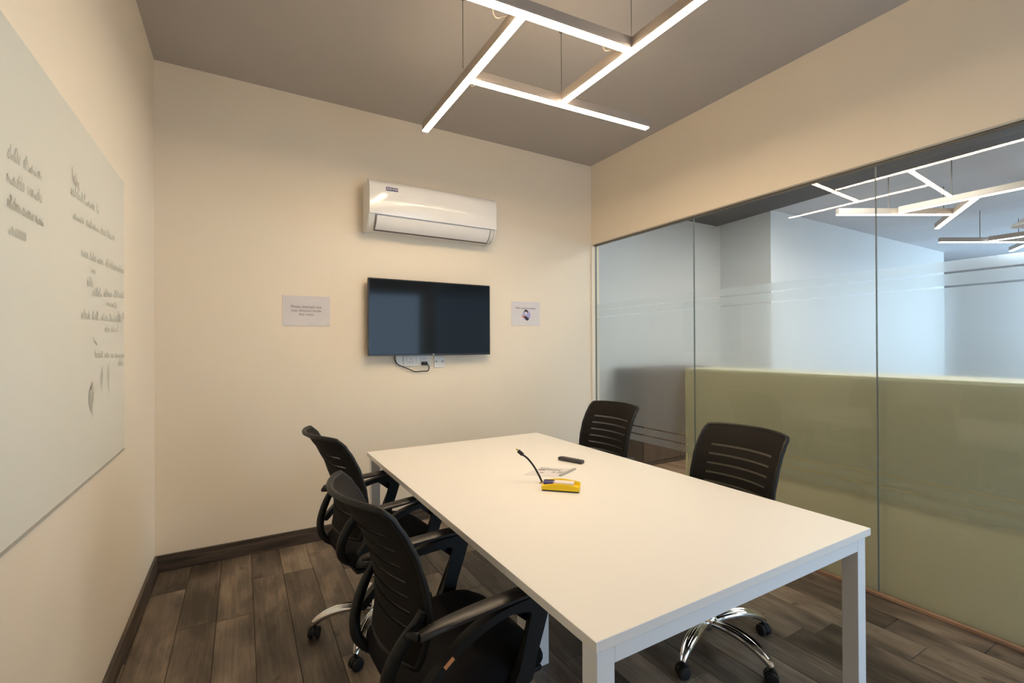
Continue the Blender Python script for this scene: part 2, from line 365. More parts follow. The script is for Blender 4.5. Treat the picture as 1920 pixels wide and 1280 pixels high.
for (x, y), (dx, dy) in (((1.03, 2.185), (.045, .06)), ((1.572, 2.11), (.03, -.10)), ((1.575, 1.61), (-.07, .05)), ((1.02, 1.66), (-.07, .06))):
    cx, cy_ = rel((x, y)); bm = bmesh.new()
    dx *= 1.5; dy *= 1.5
    tube(bm, smooth_path([(cx, cy_, .055), (cx+dx*.6, cy_+dy*.2, .075), (cx+dx, cy_+dy*.7, .05), (cx+dx*.7, cy_+dy, .03), (cx+dx*.2, cy_+dy*.8, .05), (cx, cy_+dy*.9, .055)], 5), .0036, 6)
    link('connector_wire', bm, M['clear_wire'], lamp, smooth=True)
def office_lamp(dx, label, led, dy=0.0):
    t = root('pendant_light', label, 'light', (6.2+dx, 1.9+dy, 2.77))
    q = lambda p: (p[0]-6.2, p[1]-1.9)
    for p0, p1 in (((5.43, 2.511), (6.526, 1.897)), ((5.93, 2.16), (5.956, .98)), ((7.118, 2.228), (5.985, 1.589))):
        bar_parts(t, q(p0), q(p1), 0, .05, .06, led)
    for x, y in ((5.9, 2.24), (5.95, 1.75), (5.955, 1.1), (6.9, 2.1)):
        a, b = q((x, y)); cable(t, a, b, .06, H-2.77-.001, .004)
    return t
office_lamp(0, 'three-bar warm strip lamp in the office, seen nearest through the glass', M['led_warm_office'])
office_lamp(2.68, 'cool white strip lamp deeper in the office, partly behind the frosted film', M['led_cool_office'])
pl = root('dish_lamp', 'white dish lamp on a post at the right edge of the photo', 'lamp', (7.5, 1.55, 2.70))
link('shade', lathe(bmesh.new(), [(.15, .0), (.155, .02), (.09, .06), (.045, .10), (.03, .13)], 28), M['office_wall'], pl, smooth=40)
link('stem', lathe(bmesh.new(), [(.03, .12), (.032, .3), (.032, .489)], 16), M['silver'], pl, smooth=40)

# ------------------------------------------------------------------ things beyond the glass
oc = root('storage_cabinet', 'long low olive-beige cabinet standing right behind the glass wall', 'cabinet', (3.30, 1.0, 0))
oy0, oy1 = -2.3, 1.556
link('cabinet_body', bx(-.19, .20, oy0+.02, oy1-.018, .0005, 1.19), M['olive'], oc)
link('top_panel', bx(-.196, .21, oy0, oy1, 1.191, 1.212, bev=.002), M['olive_light'], oc)
link('side_panel', bx(-.196, .21, oy1-.0175, oy1-.0005, .0, 1.190, bev=.002), M['olive_light'], oc)
bc = root('wooden_cupboard', 'dark brown wooden cupboard seen through the film beside the olive cabinet', 'cupboard', (4.62, 4.10, 0))
link('cupboard_body', bx(-.62, .62, -.20, .24, .0, 1.105, bev=.003), M['brown_cab'], bc)
link('top_panel', bx(-.63, .63, -.225, .245, 1.106, 1.13, bev=.003), M['brown_cab'], bc)
for s in (-1, 1):
    d = link('door', bx(-.612 if s < 0 else .003, -.003 if s < 0 else .612, -.220, -.201, .05, 1.10, bev=.002), M['brown_cab'], bc)
    bm = bmesh.new(); tube(bm, [(s*.05, -.222, .55), (s*.05, -.245, .55), (s*.05, -.245, .67), (s*.05, -.222, .67)], .006, 8); link('handle', bm, M['chrome'], d, smooth=40)

# ------------------------------------------------------------------ air conditioner
ac = root('air_conditioner', 'white wall-mounted split air conditioner above the television', 'air conditioner', (1.315, D-.001, 2.26))
prof = [(0, 0), (0, .345), (-.06, .352), (-.150, .350), (-.176, .343), (-.196, .318), (-.205, .26), (-.207, .18), (-.203, .105), (-.188, .066), (-.163, .030), (-.135, .006), (-.10, 0)]
bm = bmesh.new(); extrude_poly(bm, [(y*.96, .012+z*.95) for y, z in prof], 'x', -.505, .505); link('casing', bm, M['ac_side'], ac, smooth=35)
for s in (-1, 1):
    bm = bmesh.new(); extrude_poly(bm, prof, 'x', s*.506, s*.520); bmesh.ops.bevel(bm, geom=[e for e in bm.edges if abs(e.verts[0].co.x) > .5195 and abs(e.verts[1].co.x) > .5195], offset=.006, segments=2, affect='EDGES')
    link('end_cap', bm, M['ac_side'], ac, smooth=35)
def shell(y_z, x0, x1, th):
    """a curved skin: polyline in (y,z) offset outward (towards -y) by th"""
    n = len(y_z); out = []
    for i in range(n):
        a, b = Vector(y_z[max(i-1, 0)]), Vector(y_z[min(i+1, n-1)]); t = (b-a).normalized(); nn = Vector((t.y, -t.x))
        if nn.x > 0: nn = -nn
        out.append(Vector(y_z[i]) + nn*th)
    return [tuple(p) for p in y_z] + [tuple(p) for p in out[::-1]]
def arc_pts(i0, i1, sub=5):
    ps = [Vector((p[0], p[1], 0)) for p in prof]
    return [(p.x, p.y) for p in smooth_path(ps, sub)][i0*sub:i1*sub+1]
front = arc_pts(3, 8)
# the front panel is a little fuller in the middle
bm = bmesh.new(); pf = shell([(y*.985, z) for y, z in front], 0, 0, .012); n = len(pf); xsn = [-.518 + 1.036*i/24 for i in range(25)]
rings = []
for x in xsn:
    bul = .012*(1-(x/.518)**2)
    rings.append([bm.verts.new((x, y - bul*min(1, max(0, (z-.1)/.1)) * (1 if k >= n//2 else .0), z)) for k, (y, z) in enumerate(pf)])
for i in range(24):
    for k in range(n): bm.faces.new((rings[i][k], rings[i][(k+1) % n], rings[i+1][(k+1) % n], rings[i+1][k]))
bm.faces.new(rings[0]); bm.faces.new(rings[-1][::-1])
link('front_panel', bm, M['ac_white'], ac, smooth=40)
flap = [(-.205, .098), (-.191, .064), (-.168, .032), (-.140, .010)]
bm = bmesh.new(); extrude_poly(bm, shell([(y+.006, z) for y, z in flap], 0, 0, .007), 'x', -.462, .462); fl = link('flap', bm, M['ac_white'], ac, smooth=40)
bm = bmesh.new()
for x in (-.4665, .4665): extrude_poly(bm, shell([(y+.007, z) for y, z in flap], 0, 0, .004), 'x', x-.004, x+.004)
extrude_poly(bm, shell([(-.136, .0125), (-.118, .003)], 0, 0, .006), 'x', -.47, .47)
link('vent_gap', bm, M['ac_gap'], ac)
lx, lz = -.357, .292
link('logo_plate', bx(lx-.043, lx+.043, -.2245, -.216, lz-.0125, lz+.0125), M['navy'], ac)
text_obj('logo_lettering', 'BLUE STAR', .0165, M['white_ink'], ac, facing_minus_y(lx, -.2250, lz-.001))

# ------------------------------------------------------------------ television
tv = root('television', 'black flat television switched off, on the cream back wall', 'television', (1.325, D-.04, 1.62))
link('shell', bx(-.48, .48, -.015, .0, -.265, .265, bev=.006), M['tv_shell'], tv)
link('wall_bracket', bx(-.2, .2, .0005, .038, -.16, .16, bev=.004), M['tv_shell'], tv)
fr = bmesh.new(); X, Z, b = .510, .2935, .0085
for q in ((-X, X, Z-b, Z), (-X, X, -Z, -Z+b*1.7), (-X, -X+b, -Z+b*1.7, Z-b), (X-b, X, -Z+b*1.7, Z-b)): box(fr, q[0], q[1], -.046, -.016, q[2], q[3], bev=.0015)
link('bezel', fr, M['bezel'], tv)
link('screen', bx(-X+b, X-b, -.043, -.017, -Z+b*1.7, Z-b), M['screen'], tv)
link('logo', bx(-.006, .006, -.0475, -.0462, -Z+.002, -Z+.013, bev=.0004), M['silver'], tv)

# ------------------------------------------------------------------ notices
n1 = root('paper_notice', 'white paper notice with three lines of text, left of television', 'notice', (.402, D-.0008, 1.654))
def sheet(w, h, curl=.004):
    bm = bmesh.new(); nx = 8; g = [[None]*5 for _ in range(nx+1)]
    for i in range(nx+1):
        for j in range(5):
            u, v = i/nx-.5, j/4-.5
            g[i][j] = bm.verts.new((u*w, -.0012 - curl*max(0, abs(v)*2-.75)*4*(abs(u)+.2) , v*h + .004*u))
    for i in range(nx):
        for j in range(4): bm.faces.new((g[i][j], g[i+1][j], g[i+1][j+1], g[i][j+1]))
    bm.normal_update(); r = bmesh.ops.solidify(bm, geom=bm.faces[:], thickness=.0005); return bm
link('sheet', sheet(.312, .213), M['paper'], n1, smooth=30)
text_obj('lettering', 'Please maintain one\nseat distance inside\nthe room', .0255, M['ink'], n1, facing_minus_y(-.002, -.0022, .002), spacing=1.05)
n2 = root('paper_notice', 'white paper notice with a small masked figure, right of television', 'notice', (2.247, D-.0008, 1.692))
link('sheet', sheet(.305, .217), M['paper'], n2, smooth=30)
text_obj('lettering', 'Wear a mask in meeting', .0215, M['ink'], n2, facing_minus_y(-.003, -.0022, .052))
def blob(bm, cx, cz, rx, rz, y, n=16, rot=0.0):
    vs = []
    for i in range(n):
        a = 2*PI*i/n; px, pz = rx*math.cos(a), rz*math.sin(a)
        vs.append((cx+px*math.cos(rot)-pz*math.sin(rot), cz+px*math.sin(rot)+pz*math.cos(rot)))
    extrude_poly(bm, vs, 'y', y, y-.0003); return bm
pic = link('printed_figure', blob(bmesh.new(), .008, -.012, .042, .046, -.0022), M['lilac'], n2)
link('print_hair', blob(bmesh.new(), .002, .022, .019, .017, -.0026), M['black_ink'], pic)
link('print_face', blob(bmesh.new(), .000, .006, .013, .014, -.0030), M['paper'], pic)
link('print_shirt', blob(bmesh.new(), .002, -.016, .018, .014, -.0028), M['lilac'], pic)
link('print_book', blob(bmesh.new(), -.026, -.026, .014, .011, -.0032), M['red_print'], pic)
bm = blob(bmesh.new(), .002, -.036, .022, .012, -.0034, rot=-.5); blob(bm, .013, -.046, .018, .015, -.00341); link('print_trousers', bm, M['black_ink'], pic)

# ------------------------------------------------------------------ whiteboard with faded writing
wb = root('whiteboard', 'large frameless whiteboard with faded marker notes on the left wall', 'whiteboard', (L+.001, 1.50, 1.54))
link('board', bx(0, .010, -1.16, 1.193, -.599, .602, bev=.002), M['wb'], wb)
link('lower_edge', bx(.0, .013, -1.16, 1.193, -.605, -.5995), M['wb_edge'], wb)
def scribble(y0, z0, y1, z1, h, seed, r=.0013, shape='word'):
    """a line of handwriting made of looping pen strokes on the board"""
    q = random.Random(seed); bm = bmesh.new(); ln = math.hypot(y1-y0, z1-z0); t = 0.0
    def P(s, v): return (.0112, y0-1.50+(y1-y0)*s/ln, z0-1.54+(z1-z0)*s/ln+v)
    def strip(pts):
        pts = [Vector(p) for p in pts]
        for i in range(len(pts)-1):
            d = (pts[i+1]-pts[i]); 
            if d.length < 1e-5: continue
            s = Vector((0, -d.z, d.y)).normalized()*r
            bm.faces.new([bm.verts.new(p) for p in (pts[i]-s, pts[i]+s, pts[i+1]+s, pts[i+1]-s)])
    if shape == 'hatch':
        for k in range(7):
            s = ln*(k+.3)/7.5; pts = [P(s+q.uniform(-.004, .004), h*.5), P(s+ln*.05, -h*.5)]
            strip([(.0112, p[1]+q.uniform(-.003, .003), p[2]) for p in pts])
    else:
        while t < ln:
            wl = min(q.uniform(.05, .13), ln-t)
            if wl < .012: break
            x = t
            while x < t+wl:
                k = q.randint(0, 4); w = q.uniform(.010, .019); tall = h*(1.0 if q.random() < .3 else .6)
                if k == 0: pts = [(x+w*.5+w*.45*math.cos(a), tall*.5+tall*.5*math.sin(a)) for a in [i*PI/5 for i in range(11)]]
                elif k == 1: pts = [(x, 0), (x, tall), (x+w*.4, tall*.55), (x+w*.8, tall*.5), (x+w*.85, 0)]
                elif k == 2: pts = [(x, tall*.6), (x+w*.3, 0), (x+w*.6, tall*.6), (x+w*.85, 0)]
                elif k == 3: pts = [(x+w*.8, tall*.55), (x+w*.3, tall*.6), (x, tall*.25), (x+w*.3, 0), (x+w*.8, tall*.1), (x+w*.9, tall)]
                else: pts = [(x, 0), (x+w*.1, tall), (x+w*.8, tall*.8), (x+w*.2, tall*.45), (x+w*.9, 0)]
                strip([P(a, v-h*.4) for a, v in pts]); x += w*1.1
            t += wl + q.uniform(.018, .035)
    bm.normal_update(); bmesh.ops.solidify(bm, geom=bm.faces[:], thickness=.0002)
    return bm
LINES = [(1.487,1.841,1.694,1.851,.045,0),(1.484,1.783,1.691,1.791,.042,0),(1.484,1.726,1.732,1.731,.040,1),(1.492,1.667,1.589,1.669,.042,0),
 (1.951,1.935,2.020,1.923,.055,2),(1.936,1.884,2.268,1.903,.040,0),(1.961,1.815,2.512,1.852,.042,0),(2.048,1.711,2.689,1.739,.040,0),(2.158,1.672,2.235,1.669,.030,0),
 (2.107,1.620,2.187,1.625,.045,0),(2.171,1.590,2.688,1.631,.040,0),(2.366,1.571,2.540,1.570,.030,0),(2.048,1.503,2.646,1.519,.040,0),(2.567,1.535,2.680,1.537,.040,0),
 (2.350,1.466,2.566,1.474,.035,0),(2.190,1.428,2.230,1.418,.040,1),(2.210,1.369,2.690,1.361,.032,0),(2.575,1.330,2.687,1.327,.035,0)]
for i, (a, b, c, d, h, k) in enumerate(LINES):
    link('handwritten_line', scribble(a, b, c, d, h*.8, 100+i, .0013), [M['marker'], M['marker2'], M['marker_red']][k], wb)['kind'] = 'stuff'
for i, (y, z0, z1, w, k) in enumerate(((2.305, 1.315, 1.225, .05, 0), (2.410, 1.325, 1.215, .05, 0), (2.165, 1.265, 1.150, .07, 1))):
    q = random.Random(i); bm = bmesh.new()
    for j in range(16 if k else 11):
        f = (j+.5)/(16 if k else 11); zz = z0+(z1-z0)*f; half = w*.5*math.sin(PI*min(1, f*1.1+.08)); cy_ = y+q.uniform(-.006, .006)+.012*(f-.5)
        a = Vector((.0112, cy_-half-1.5, zz-.008-1.54)); b = Vector((.0112, cy_+half-1.5, zz+.012-1.54)); s = Vector((0, -.2, 1))*(.0026 if k else .0018)
        bm.faces.new([bm.verts.new(p) for p in (a-s, a+s, b+s, b-s)])
    bm.normal_update(); bmesh.ops.solidify(bm, geom=bm.faces[:], thickness=.0002)
    link('hatched_sketch', bm, [M['marker'], M['marker2']][k], wb)['kind'] = 'stuff'

# ------------------------------------------------------------------ sockets under the television
s1 = root('wall_socket', 'long white double socket plate under the television, holding the black plug', 'socket', (1.188, D-.0005, 1.285))
link('plate', bx(-.085, .143, -.010, 0, -.045, .045, bev=.003, seg=2), M['socket'], s1)
link('blank_plate', bx(-.142, -.088, -.009, 0, -.045, .045, bev=.003, seg=2), M['socket'], s1)
for cx in (-.025, .085):
    mod = link('socket_module', bx(cx-.030, cx+.030, -.0125, -.0102, -.036, .036, bev=.0015), M['socket'], s1)
    bm = bmesh.new()
    for dx, dz in ((0, .014), (-.012, -.012), (.012, -.012)): lathe(bm, [(.0038, -.0135), (.0038, -.0126)], 10, (cx+dx, 0, dz), 'y')
    link('socket_hole', bm, M['hole'], mod)
link('switch', bx(.022, .042, -.0135, -.0102, -.022, .022, bev=.002), M['white_ink'], s1)
s2 = root('wall_socket', 'small square white outlet plate under the television, right of the plug', 'socket', (1.405, D-.0005, 1.270))
link('plate', bx(-.046, .046, -.010, 0, -.045, .050, bev=.003, seg=2), M['socket'], s2)
for dx in (-.028, .028): link('screw', lathe(bmesh.new(), [(.006, -.0115), (.006, -.0101)], 12, (dx, 0, .004), 'y'), M['hole'], s2)
pc = root('power_cord', 'thin black power cord looping from television to the wall plug', 'cord', (1.271, D-.012, 1.262))
bm = bmesh.new(); box(bm, -.024, .024, -.030, -.0015, -.014, .012, bev=.006, seg=2); link('plug', bm, M['black_rubber'], pc, smooth=50)
wpts = [(.036, -.02, .066), (.040, -.02, .02)]
cpts = [(.020, -.016, -.004), (.038, -.014, -.028), (.030, -.006, -.062), (-.02, -.004, -.064), (-.075, -.004, -.066), (-.125, -.004, -.044), (-.165, -.004, -.028), (-.215, -.006, -.004), (-.240, -.010, .035), (-.240, -.012, .085)]
bm = bmesh.new(); tube(bm, smooth_path(cpts, 6), .0042, 8); link('cord', bm, M['black_rubber'], pc, smooth=True)

# ------------------------------------------------------------------ meeting table
TX0, TX1, TY0, TY1, TZ = .662, 1.907, .783, 2.919, .75
tb = root('meeting_table', 'long white meeting table with square legs in the middle of the room', 'table', ((TX0+TX1)/2, (TY0+TY1)/2, 0))
hx, hy = (TX1-TX0)/2, (TY1-TY0)/2
bm = bx(-hx, hx, -hy, hy, TZ-.025, TZ, bev=.0015, seg=2)
link('tabletop', bm, M['table_white'], tb)
LG = .052; ix, iy = hx-.012, hy-.012
for sx in (-1, 1):
    for sy in (-1, 1):
        x0, x1 = sorted((sx*ix, sx*(ix-LG))); y0, y1 = sorted((sy*iy, sy*(iy-LG)))
        lg = link('leg', bx(x0, x1, y0, y1, .012, TZ-.0255, bev=.002, seg=2), M['table_frame'], tb)
        link('foot', lathe(bmesh.new(), [(.018, 0), (.018, .0118)], 16, ((x0+x1)/2, (y0+y1)/2, 0)), M['black_rubber'], lg)
AP = .048
for sy in (-1, 1):
    y0, y1 = sorted((sy*(iy-.0006), sy*(iy-.030))); link('apron', bx(-ix+LG+.0006, ix-LG-.0006, y0, y1, TZ-.0255-AP, TZ-.0255, bev=.0015), M['table_frame'], tb)
for sx in (-1, 1):
    x0, x1 = sorted((sx*(ix-.30), sx*(ix-.33))); link('side_rail', bx(x0, x1, -iy+LG+.0006, iy-LG-.0006, TZ-.0255-.04, TZ-.0255, bev=.0015), M['table_frame'], tb)
rx, ry = 1.06-(TX0+TX1)/2, 1.693-(TY0+TY1)/2
cr = link('cable_riser', bx(rx, rx+.104, ry, ry+.10, 0.0005, TZ-.026, bev=.002), M['table_frame'], tb)

# ------------------------------------------------------------------ things on the table
hc = root('video_cable', 'black stub of video cable standing up out of the table', 'cable', (1.222, 1.825, TZ))
rgt = Vector((.8648, -.5022, 0)); 
def vp(px, h, back=0): v = rgt*px + Vector((.5022, .8648, 0))*back; return (v.x, v.y, h)
k = 2.19/872.
pts = [vp(0, .001), vp(-.004, .010), vp(-.018, .038, .01), vp(-.040, .075, .02), (vp(-.068, .108, .03)), vp(-.090, .124, .035)]
bm = bmesh.new(); tube(bm, smooth_path(pts, 6), .0046, 10); link('cord', bm, M['black_rubber'], hc, smooth=True)
a, b = Vector(vp(-.086, .121, .034)), Vector(vp(-.113, .143, .041)); d = (b-a).normalized()
bm = bmesh.new(); tube(bm, [a, a+d*.006, a+d*.008, b], [.007, .010, .0145, .0145], 8, flat=.6); link('plug_grip', bm, M['black_plastic'], hc)
bm = bmesh.new(); tube(bm, [b+d*.0002, b+d*.012], [.0085, .0085], 4, flat=.5); link('plug_tip', bm, M['brass'], hc)
link('grommet', lathe(bmesh.new(), [(.014, .0003), (.014, .003), (.008, .006), (.006, .006)], 16), M['brass'], hc, smooth=40)

du = root('board_duster', 'yellow whiteboard duster with marker tray lying on the white table', 'duster', (1.213+.020, 1.670+.022, TZ), math.atan2(-.115, .119))
hl, hw = .0835, .031
link('felt_pad', bx(-hl+.002, hl-.002, -hw+.002, hw-.002, .0005, .006, bev=.001), M['felt'], du)
# tray body: closed block with a scooped trough on top
bm = bmesh.new(); nx = 14; rows = []
for i in range(nx+1):
    x = -hl + 2*hl*i/nx; e = 1-abs(2*i/nx-1)**6; arch = .030 + .010*math.sin(PI*i/nx)
    rows.append([bm.verts.new((x, y, z)) for y, z in ((-hw, .0065), (-hw, .020), (-hw+.004, arch-.006), (-hw+.007, arch-.005), (-hw+.013, .021), (hw-.014, .021), (hw-.008, arch+.004), (hw-.003, arch+.004), (hw, .022), (hw, .0065))])
m_ = len(rows[0])
for i in range(nx):
    for j in range(m_): bm.faces.new((rows[i][j], rows[i][(j+1) % m_], rows[i+1][(j+1) % m_], rows[i+1][j]))
bm.faces.new(rows[0][::-1]); bm.faces.new(rows[-1])
link('tray', bm, M['yellow'], du, smooth=35)
def marker_pen(label, cap, y, rz, z):
    t = root('marker_pen', label, 'marker', (0, 0, 0)); t.matrix_world = Matrix.Translation((1.233, 1.692, TZ)) @ Matrix.Rotation(math.atan2(-.115, .119), 4, 'Z') @ Matrix.Translation((-.078, y, z)) @ Matrix.Rotation(rz, 4, 'Z')
    link('cap', lathe(bmesh.new(), [(.0060, .0), (.0084, .002), (.0088, .044)], 16, axis='x'), cap, t, smooth=40)
    link('barrel', lathe(bmesh.new(), [(.0078, .0445), (.0082, .050), (.0082, .128), (.0074, .134), (.005, .136)], 16, axis='x'), M['marker_body'], t, smooth=40)
    link('collar', lathe(bmesh.new(), [(.0086, .046), (.0086, .0495)], 16, axis='x'), M['red_print'] if cap is M['blue_cap'] else cap, t)
marker_pen('white marker with blue cap lying in front in the yellow duster', M['blue_cap'], -.0090, .008, .0315)
marker_pen('white marker with black cap lying behind the blue one in the duster', M['black_cap'], .0095, .0, .0330)

lf = root('paper_leaflet', 'small white leaflet with grey printing lying behind the duster', 'leaflet', (0, 0, TZ))
def quad_sheet(cs, z0, z1):
    bm = bmesh.new(); extrude_poly(bm, cs, 'z', z0, z1); return bm
c0, c1, c2, c3 = (1.222, 1.992), (1.341, 1.868), (1.500, 1.943), (1.378, 2.068)
link('sheet', quad_sheet([c0, c1, c2, c3], .0004, .0014), M['paper'], lf)
def on_leaf(u, v): 
    a = Vector(c0)*(1-u)*(1-v) + Vector(c1)*u*(1-v) + Vector(c2)*u*v + Vector(c3)*(1-u)*v; return (a.x, a.y)
def leaf_rect(u0, u1, v0, v1): return quad_sheet([on_leaf(u0, v0), on_leaf(u1, v0), on_leaf(u1, v1), on_leaf(u0, v1)], .0014, .0017)
link('edge_strip', quad_sheet([on_leaf(.97, .12), on_leaf(1.06, .12), on_leaf(1.06, 1.0), on_leaf(.97, 1.0)], .0019, .006), M['silver'], lf)
for u0, u1, v0, v1, mm in ((.30, .72, .66, .84, 'silver'), (.10, .30, .60, .72, 'ink'), (.06, .28, .80, .92, 'silver'), (.30, .42, .30, .36, 'ink'), (.60, .68, .44, .52, 'ink'), (.74, .90, .40, .62, 'silver')):
    link('printed_patch', leaf_rect(u0, u1, v0, v1), M[mm], lf)
ex, ey = 1.579-1.0, 2.075
rm = root('remote_control', 'slim black remote control lying near the far edge of table', 'remote', (1.583, 2.078, TZ), math.atan2(2.004-2.146, 1.604-1.554))
link('remote_body', bx(-.078, .078, -.019, .019, .0005, .020, bev=.007, seg=3), M['remote'], rm, smooth=50)
bm = bmesh.new()
for i in range(6):
    for j in (-1, 0, 1): lathe(bm, [(.0036, .0196), (.0036, .0212)], 8, (-.05+.018*i, j*.0095, 0))
link('keypad', bm, M['button'], rm)

# ------------------------------------------------------------------ mesh-back office chairs
def make_chair(name, label):
    t = root(name, label, 'chair')
    SZ = .470
    # seat cushion: rounded slab with a waterfall front
    bm = bmesh.new(); nu, nv = 16, 16
    def seat_pt(u, v, top):
        a, b = u*2-1, v*2-1
        x = a*.24; y = b*.245
        sx = math.copysign(abs(a)**1, a)
        k = max(abs(a), abs(b)); rr_ = (abs(a)**5+abs(b)**5)**(1/5)
        if rr_ > 1e-6: x, y = x*k/rr_, y*k/rr_
        ed = max(0, (k-.78)/.22)
        z = (SZ - .030*ed**2.2 + .012*(b*b)*(1-ed) - .035*max(0, a-.45)**1.4*1.6) if top else (SZ-.078 + .022*ed**2)
        return Vector((x+.035, y, z))
    gt = [[bm.verts.new(seat_pt(i/nu, j/nv, True)) for j in range(nv+1)] for i in range(nu+1)]
    gb = [[bm.verts.new(seat_pt(i/nu, j/nv, False)) for j in range(nv+1)] for i in range(nu+1)]
    for g_ in (gt, gb):
        for i in range(nu):
            for j in range(nv): bm.faces.new((g_[i][j], g_[i+1][j], g_[i+1][j+1], g_[i][j+1]))
    for i in range(nu):
        bm.faces.new((gt[i][0], gt[i+1][0], gb[i+1][0], gb[i][0])); bm.faces.new((gt[i][nv], gt[i+1][nv], gb[i+1][nv], gb[i][nv]))
        bm.faces.new((gt[0][i], gt[0][i+1], gb[0][i+1], gb[0][i])); bm.faces.new((gt[nu][i], gt[nu][i+1], gb[nu][i+1], gb[nu][i]))
    link('seat', bm, M['fabric'], t, smooth=60)
    link('seat_pan', bx(-.185, .245, -.215, .215, SZ-.094, SZ-.0745, bev=.012, seg=2), M['black_plastic'], t, smooth=40)
    link('tilt_mechanism', bx(-.13, .12, -.075, .075, SZ-.145, SZ-.0945, bev=.012, seg=2), M['black_plastic'], t, smooth=40)
    # backrest: slotted curved shell
    Zs = [.515, .535, .56]
    slots = [.615, .66, .705, .75, .795, .84, .885]
    for s in slots: Zs += [s-.0052, s+.0052]
    Zs += [.915, .935, .952, .966, .976, .982]
    Zs = sorted(Zs + [ (slots[i]+slots[i+1])/2 for i in range(len(slots)-1)])
    Us = [-1, -.97, -.9, -.78, -.74, -.55, -.36, -.18, 0, .18, .36, .55, .74, .78, .9, .97, 1]
    def lerp(tab, z):
        for (a, fa), (b, fb) in zip(tab, tab[1:]):
            if z <= b: s = (z-a)/(b-a); s = s*s*(3-2*s)*.4 + s*.6; return fa+(fb-fa)*s
        return tab[-1][1]
    XZ = [(.50, -.200), (.58, -.188), (.66, -.190), (.74, -.204), (.82, -.230), (.90, -.268), (.95, -.300), (.985, -.336)]
    WZ = [(.50, .172), (.54, .195), (.60, .212), (.70, .224), (.82, .226), (.93, .223), (.968, .221), (.983, .215)]
    CZ = [(.50, .045), (.70, .06), (.985, .072)]
    def bp(u, z, off=0.0):
        w = lerp(WZ, z); 
        return Vector((lerp(XZ, z) + lerp(CZ, z)*u*u*(1 if abs(u) < .9 else 1) - off, u*w, z - .006*abs(u)**6*(1 if z > .9 else 0)))
    def isslot(z0, z1, u0, u1): 
        zc = (z0+z1)/2; return any(abs(zc-s) < .004 for s in slots) and abs((u0+u1)/2) < .76
    bm = bmesh.new(); th = .013
    F = [[bm.verts.new(bp(u, z)) for u in Us] for z in Zs]; B = [[bm.verts.new(bp(u, z, th)) for u in Us] for z in Zs]
    nz, nU = len(Zs)-1, len(Us)-1
    solid = [[not isslot(Zs[i], Zs[i+1], Us[j], Us[j+1]) for j in range(nU)] for i in range(nz)]
    for i in range(nz):
        for j in range(nU):
            if not solid[i][j]: continue
            bm.faces.new((F[i][j], F[i][j+1], F[i+1][j+1], F[i+1][j])); bm.faces.new((B[i][j], B[i+1][j], B[i+1][j+1], B[i][j+1]))
            for di, dj, e in ((-1, 0, ((i, j), (i, j+1))), (1, 0, ((i+1, j+1), (i+1, j))), (0, -1, ((i+1, j), (i, j))), (0, 1, ((i, j+1), (i+1, j+1)))):
                a, b = i+di, j+dj
                if not (0 <= a < nz and 0 <= b < nU) or not solid[a][b]:
                    (p, q), (r_, s_) = e; bm.faces.new((F[p][q], F[r_][s_], B[r_][s_], B[p][q]))
    back = link('backrest', bm, M['mesh_back'], t, smooth=38)
    bm = bmesh.new()
    G = [[bm.verts.new(bp(u, z, th*.5)) for u in Us[2:-2]] for z in (.60, .66, .72, .78, .84, .90)]
    for i in range(5):
        for j in range(len(Us)-5): bm.faces.new((G[i][j], G[i][j+1], G[i+1][j+1], G[i+1][j]))
    link('mesh_panel', bm, M['mesh_fabric'], back, smooth=True)
    bm = bmesh.new()      # rim around the back
    loop = [bp(-1, z, th*.5) for z in Zs] + [bp(u, Zs[-1], th*.5) for u in Us[1:-1]] + [bp(1, z, th*.5) for z in Zs[::-1]] + [bp(u, Zs[0], th*.5) for u in Us[-2:0:-1]]
    loop.append(loop[0]); tube(bm, loop, .0095, 8, cap=False); link('back_rim', bm, M['black_plastic'], back, smooth=True)
    # two J-shaped brackets behind the back
    for s in (-1, 1):
        pts = [bp(s*.95, .690, .010), bp(s*.92, .655, .022), Vector((-.195, s*.190, .61)), Vector((-.222, s*.176, .555)), Vector((-.236, s*.164, .50)), Vector((-.226, s*.152, .445)), Vector((-.17, s*.135, .400)), Vector((-.05, s*.10, .383))]
        bm = bmesh.new(); p_ = smooth_path(pts, 5); kk = len(p_); tube(bm, p_, [.010+.007*math.sin(PI*i/(kk-1)) for i in range(kk)], 10, flat=1.2)
        link('back_bracket', bm, M['black_plastic'], t, smooth=True)
    # armrests: arched frame with a long pad on top
    for s in (-1, 1):
        yc = s*.262
        outer = [(.232, .652), (.225, .62), (.205, .56), (.183, .50), (.165, .45), (.155, .415), (.095, .415), (.115, .46), (.140, .52), (.158, .575), (.160, .605), (.145, .622), (.11, .630), (.05, .624), (-.02, .602), (-.085, .566), (-.14, .520), (-.178, .482), (-.196, .495), (-.155, .540), (-.10, .586), (-.04, .622), (.02, .642), (.08, .652), (.15, .657)]
        p3 = smooth_path([(x, 0, z) for x, z in outer] + [(outer[0][0], 0, outer[0][1])], 3)[:-1]
        bm = bmesh.new(); extrude_poly(bm, [(p.x, p.z) for p in p3], 'y', yc-.015, yc+.015)
        bmesh.ops.triangulate(bm, faces=[f for f in bm.faces if len(f.verts) > 4])
        ar = link('armrest', bm, M['black_plastic'], t, smooth=45)
        bm = bmesh.new(); pp = [(-.185, 0, .652), (-.14, 0, .660), (-.05, 0, .668), (.06, 0, .673), (.16, 0, .674), (.215, 0, .664), (.236, 0, .642)]
        q = smooth_path(pp, 4); kk = len(q); wd = [.016+.012*min(1, i/(kk*.35)) for i in range(kk)]
        rings = []
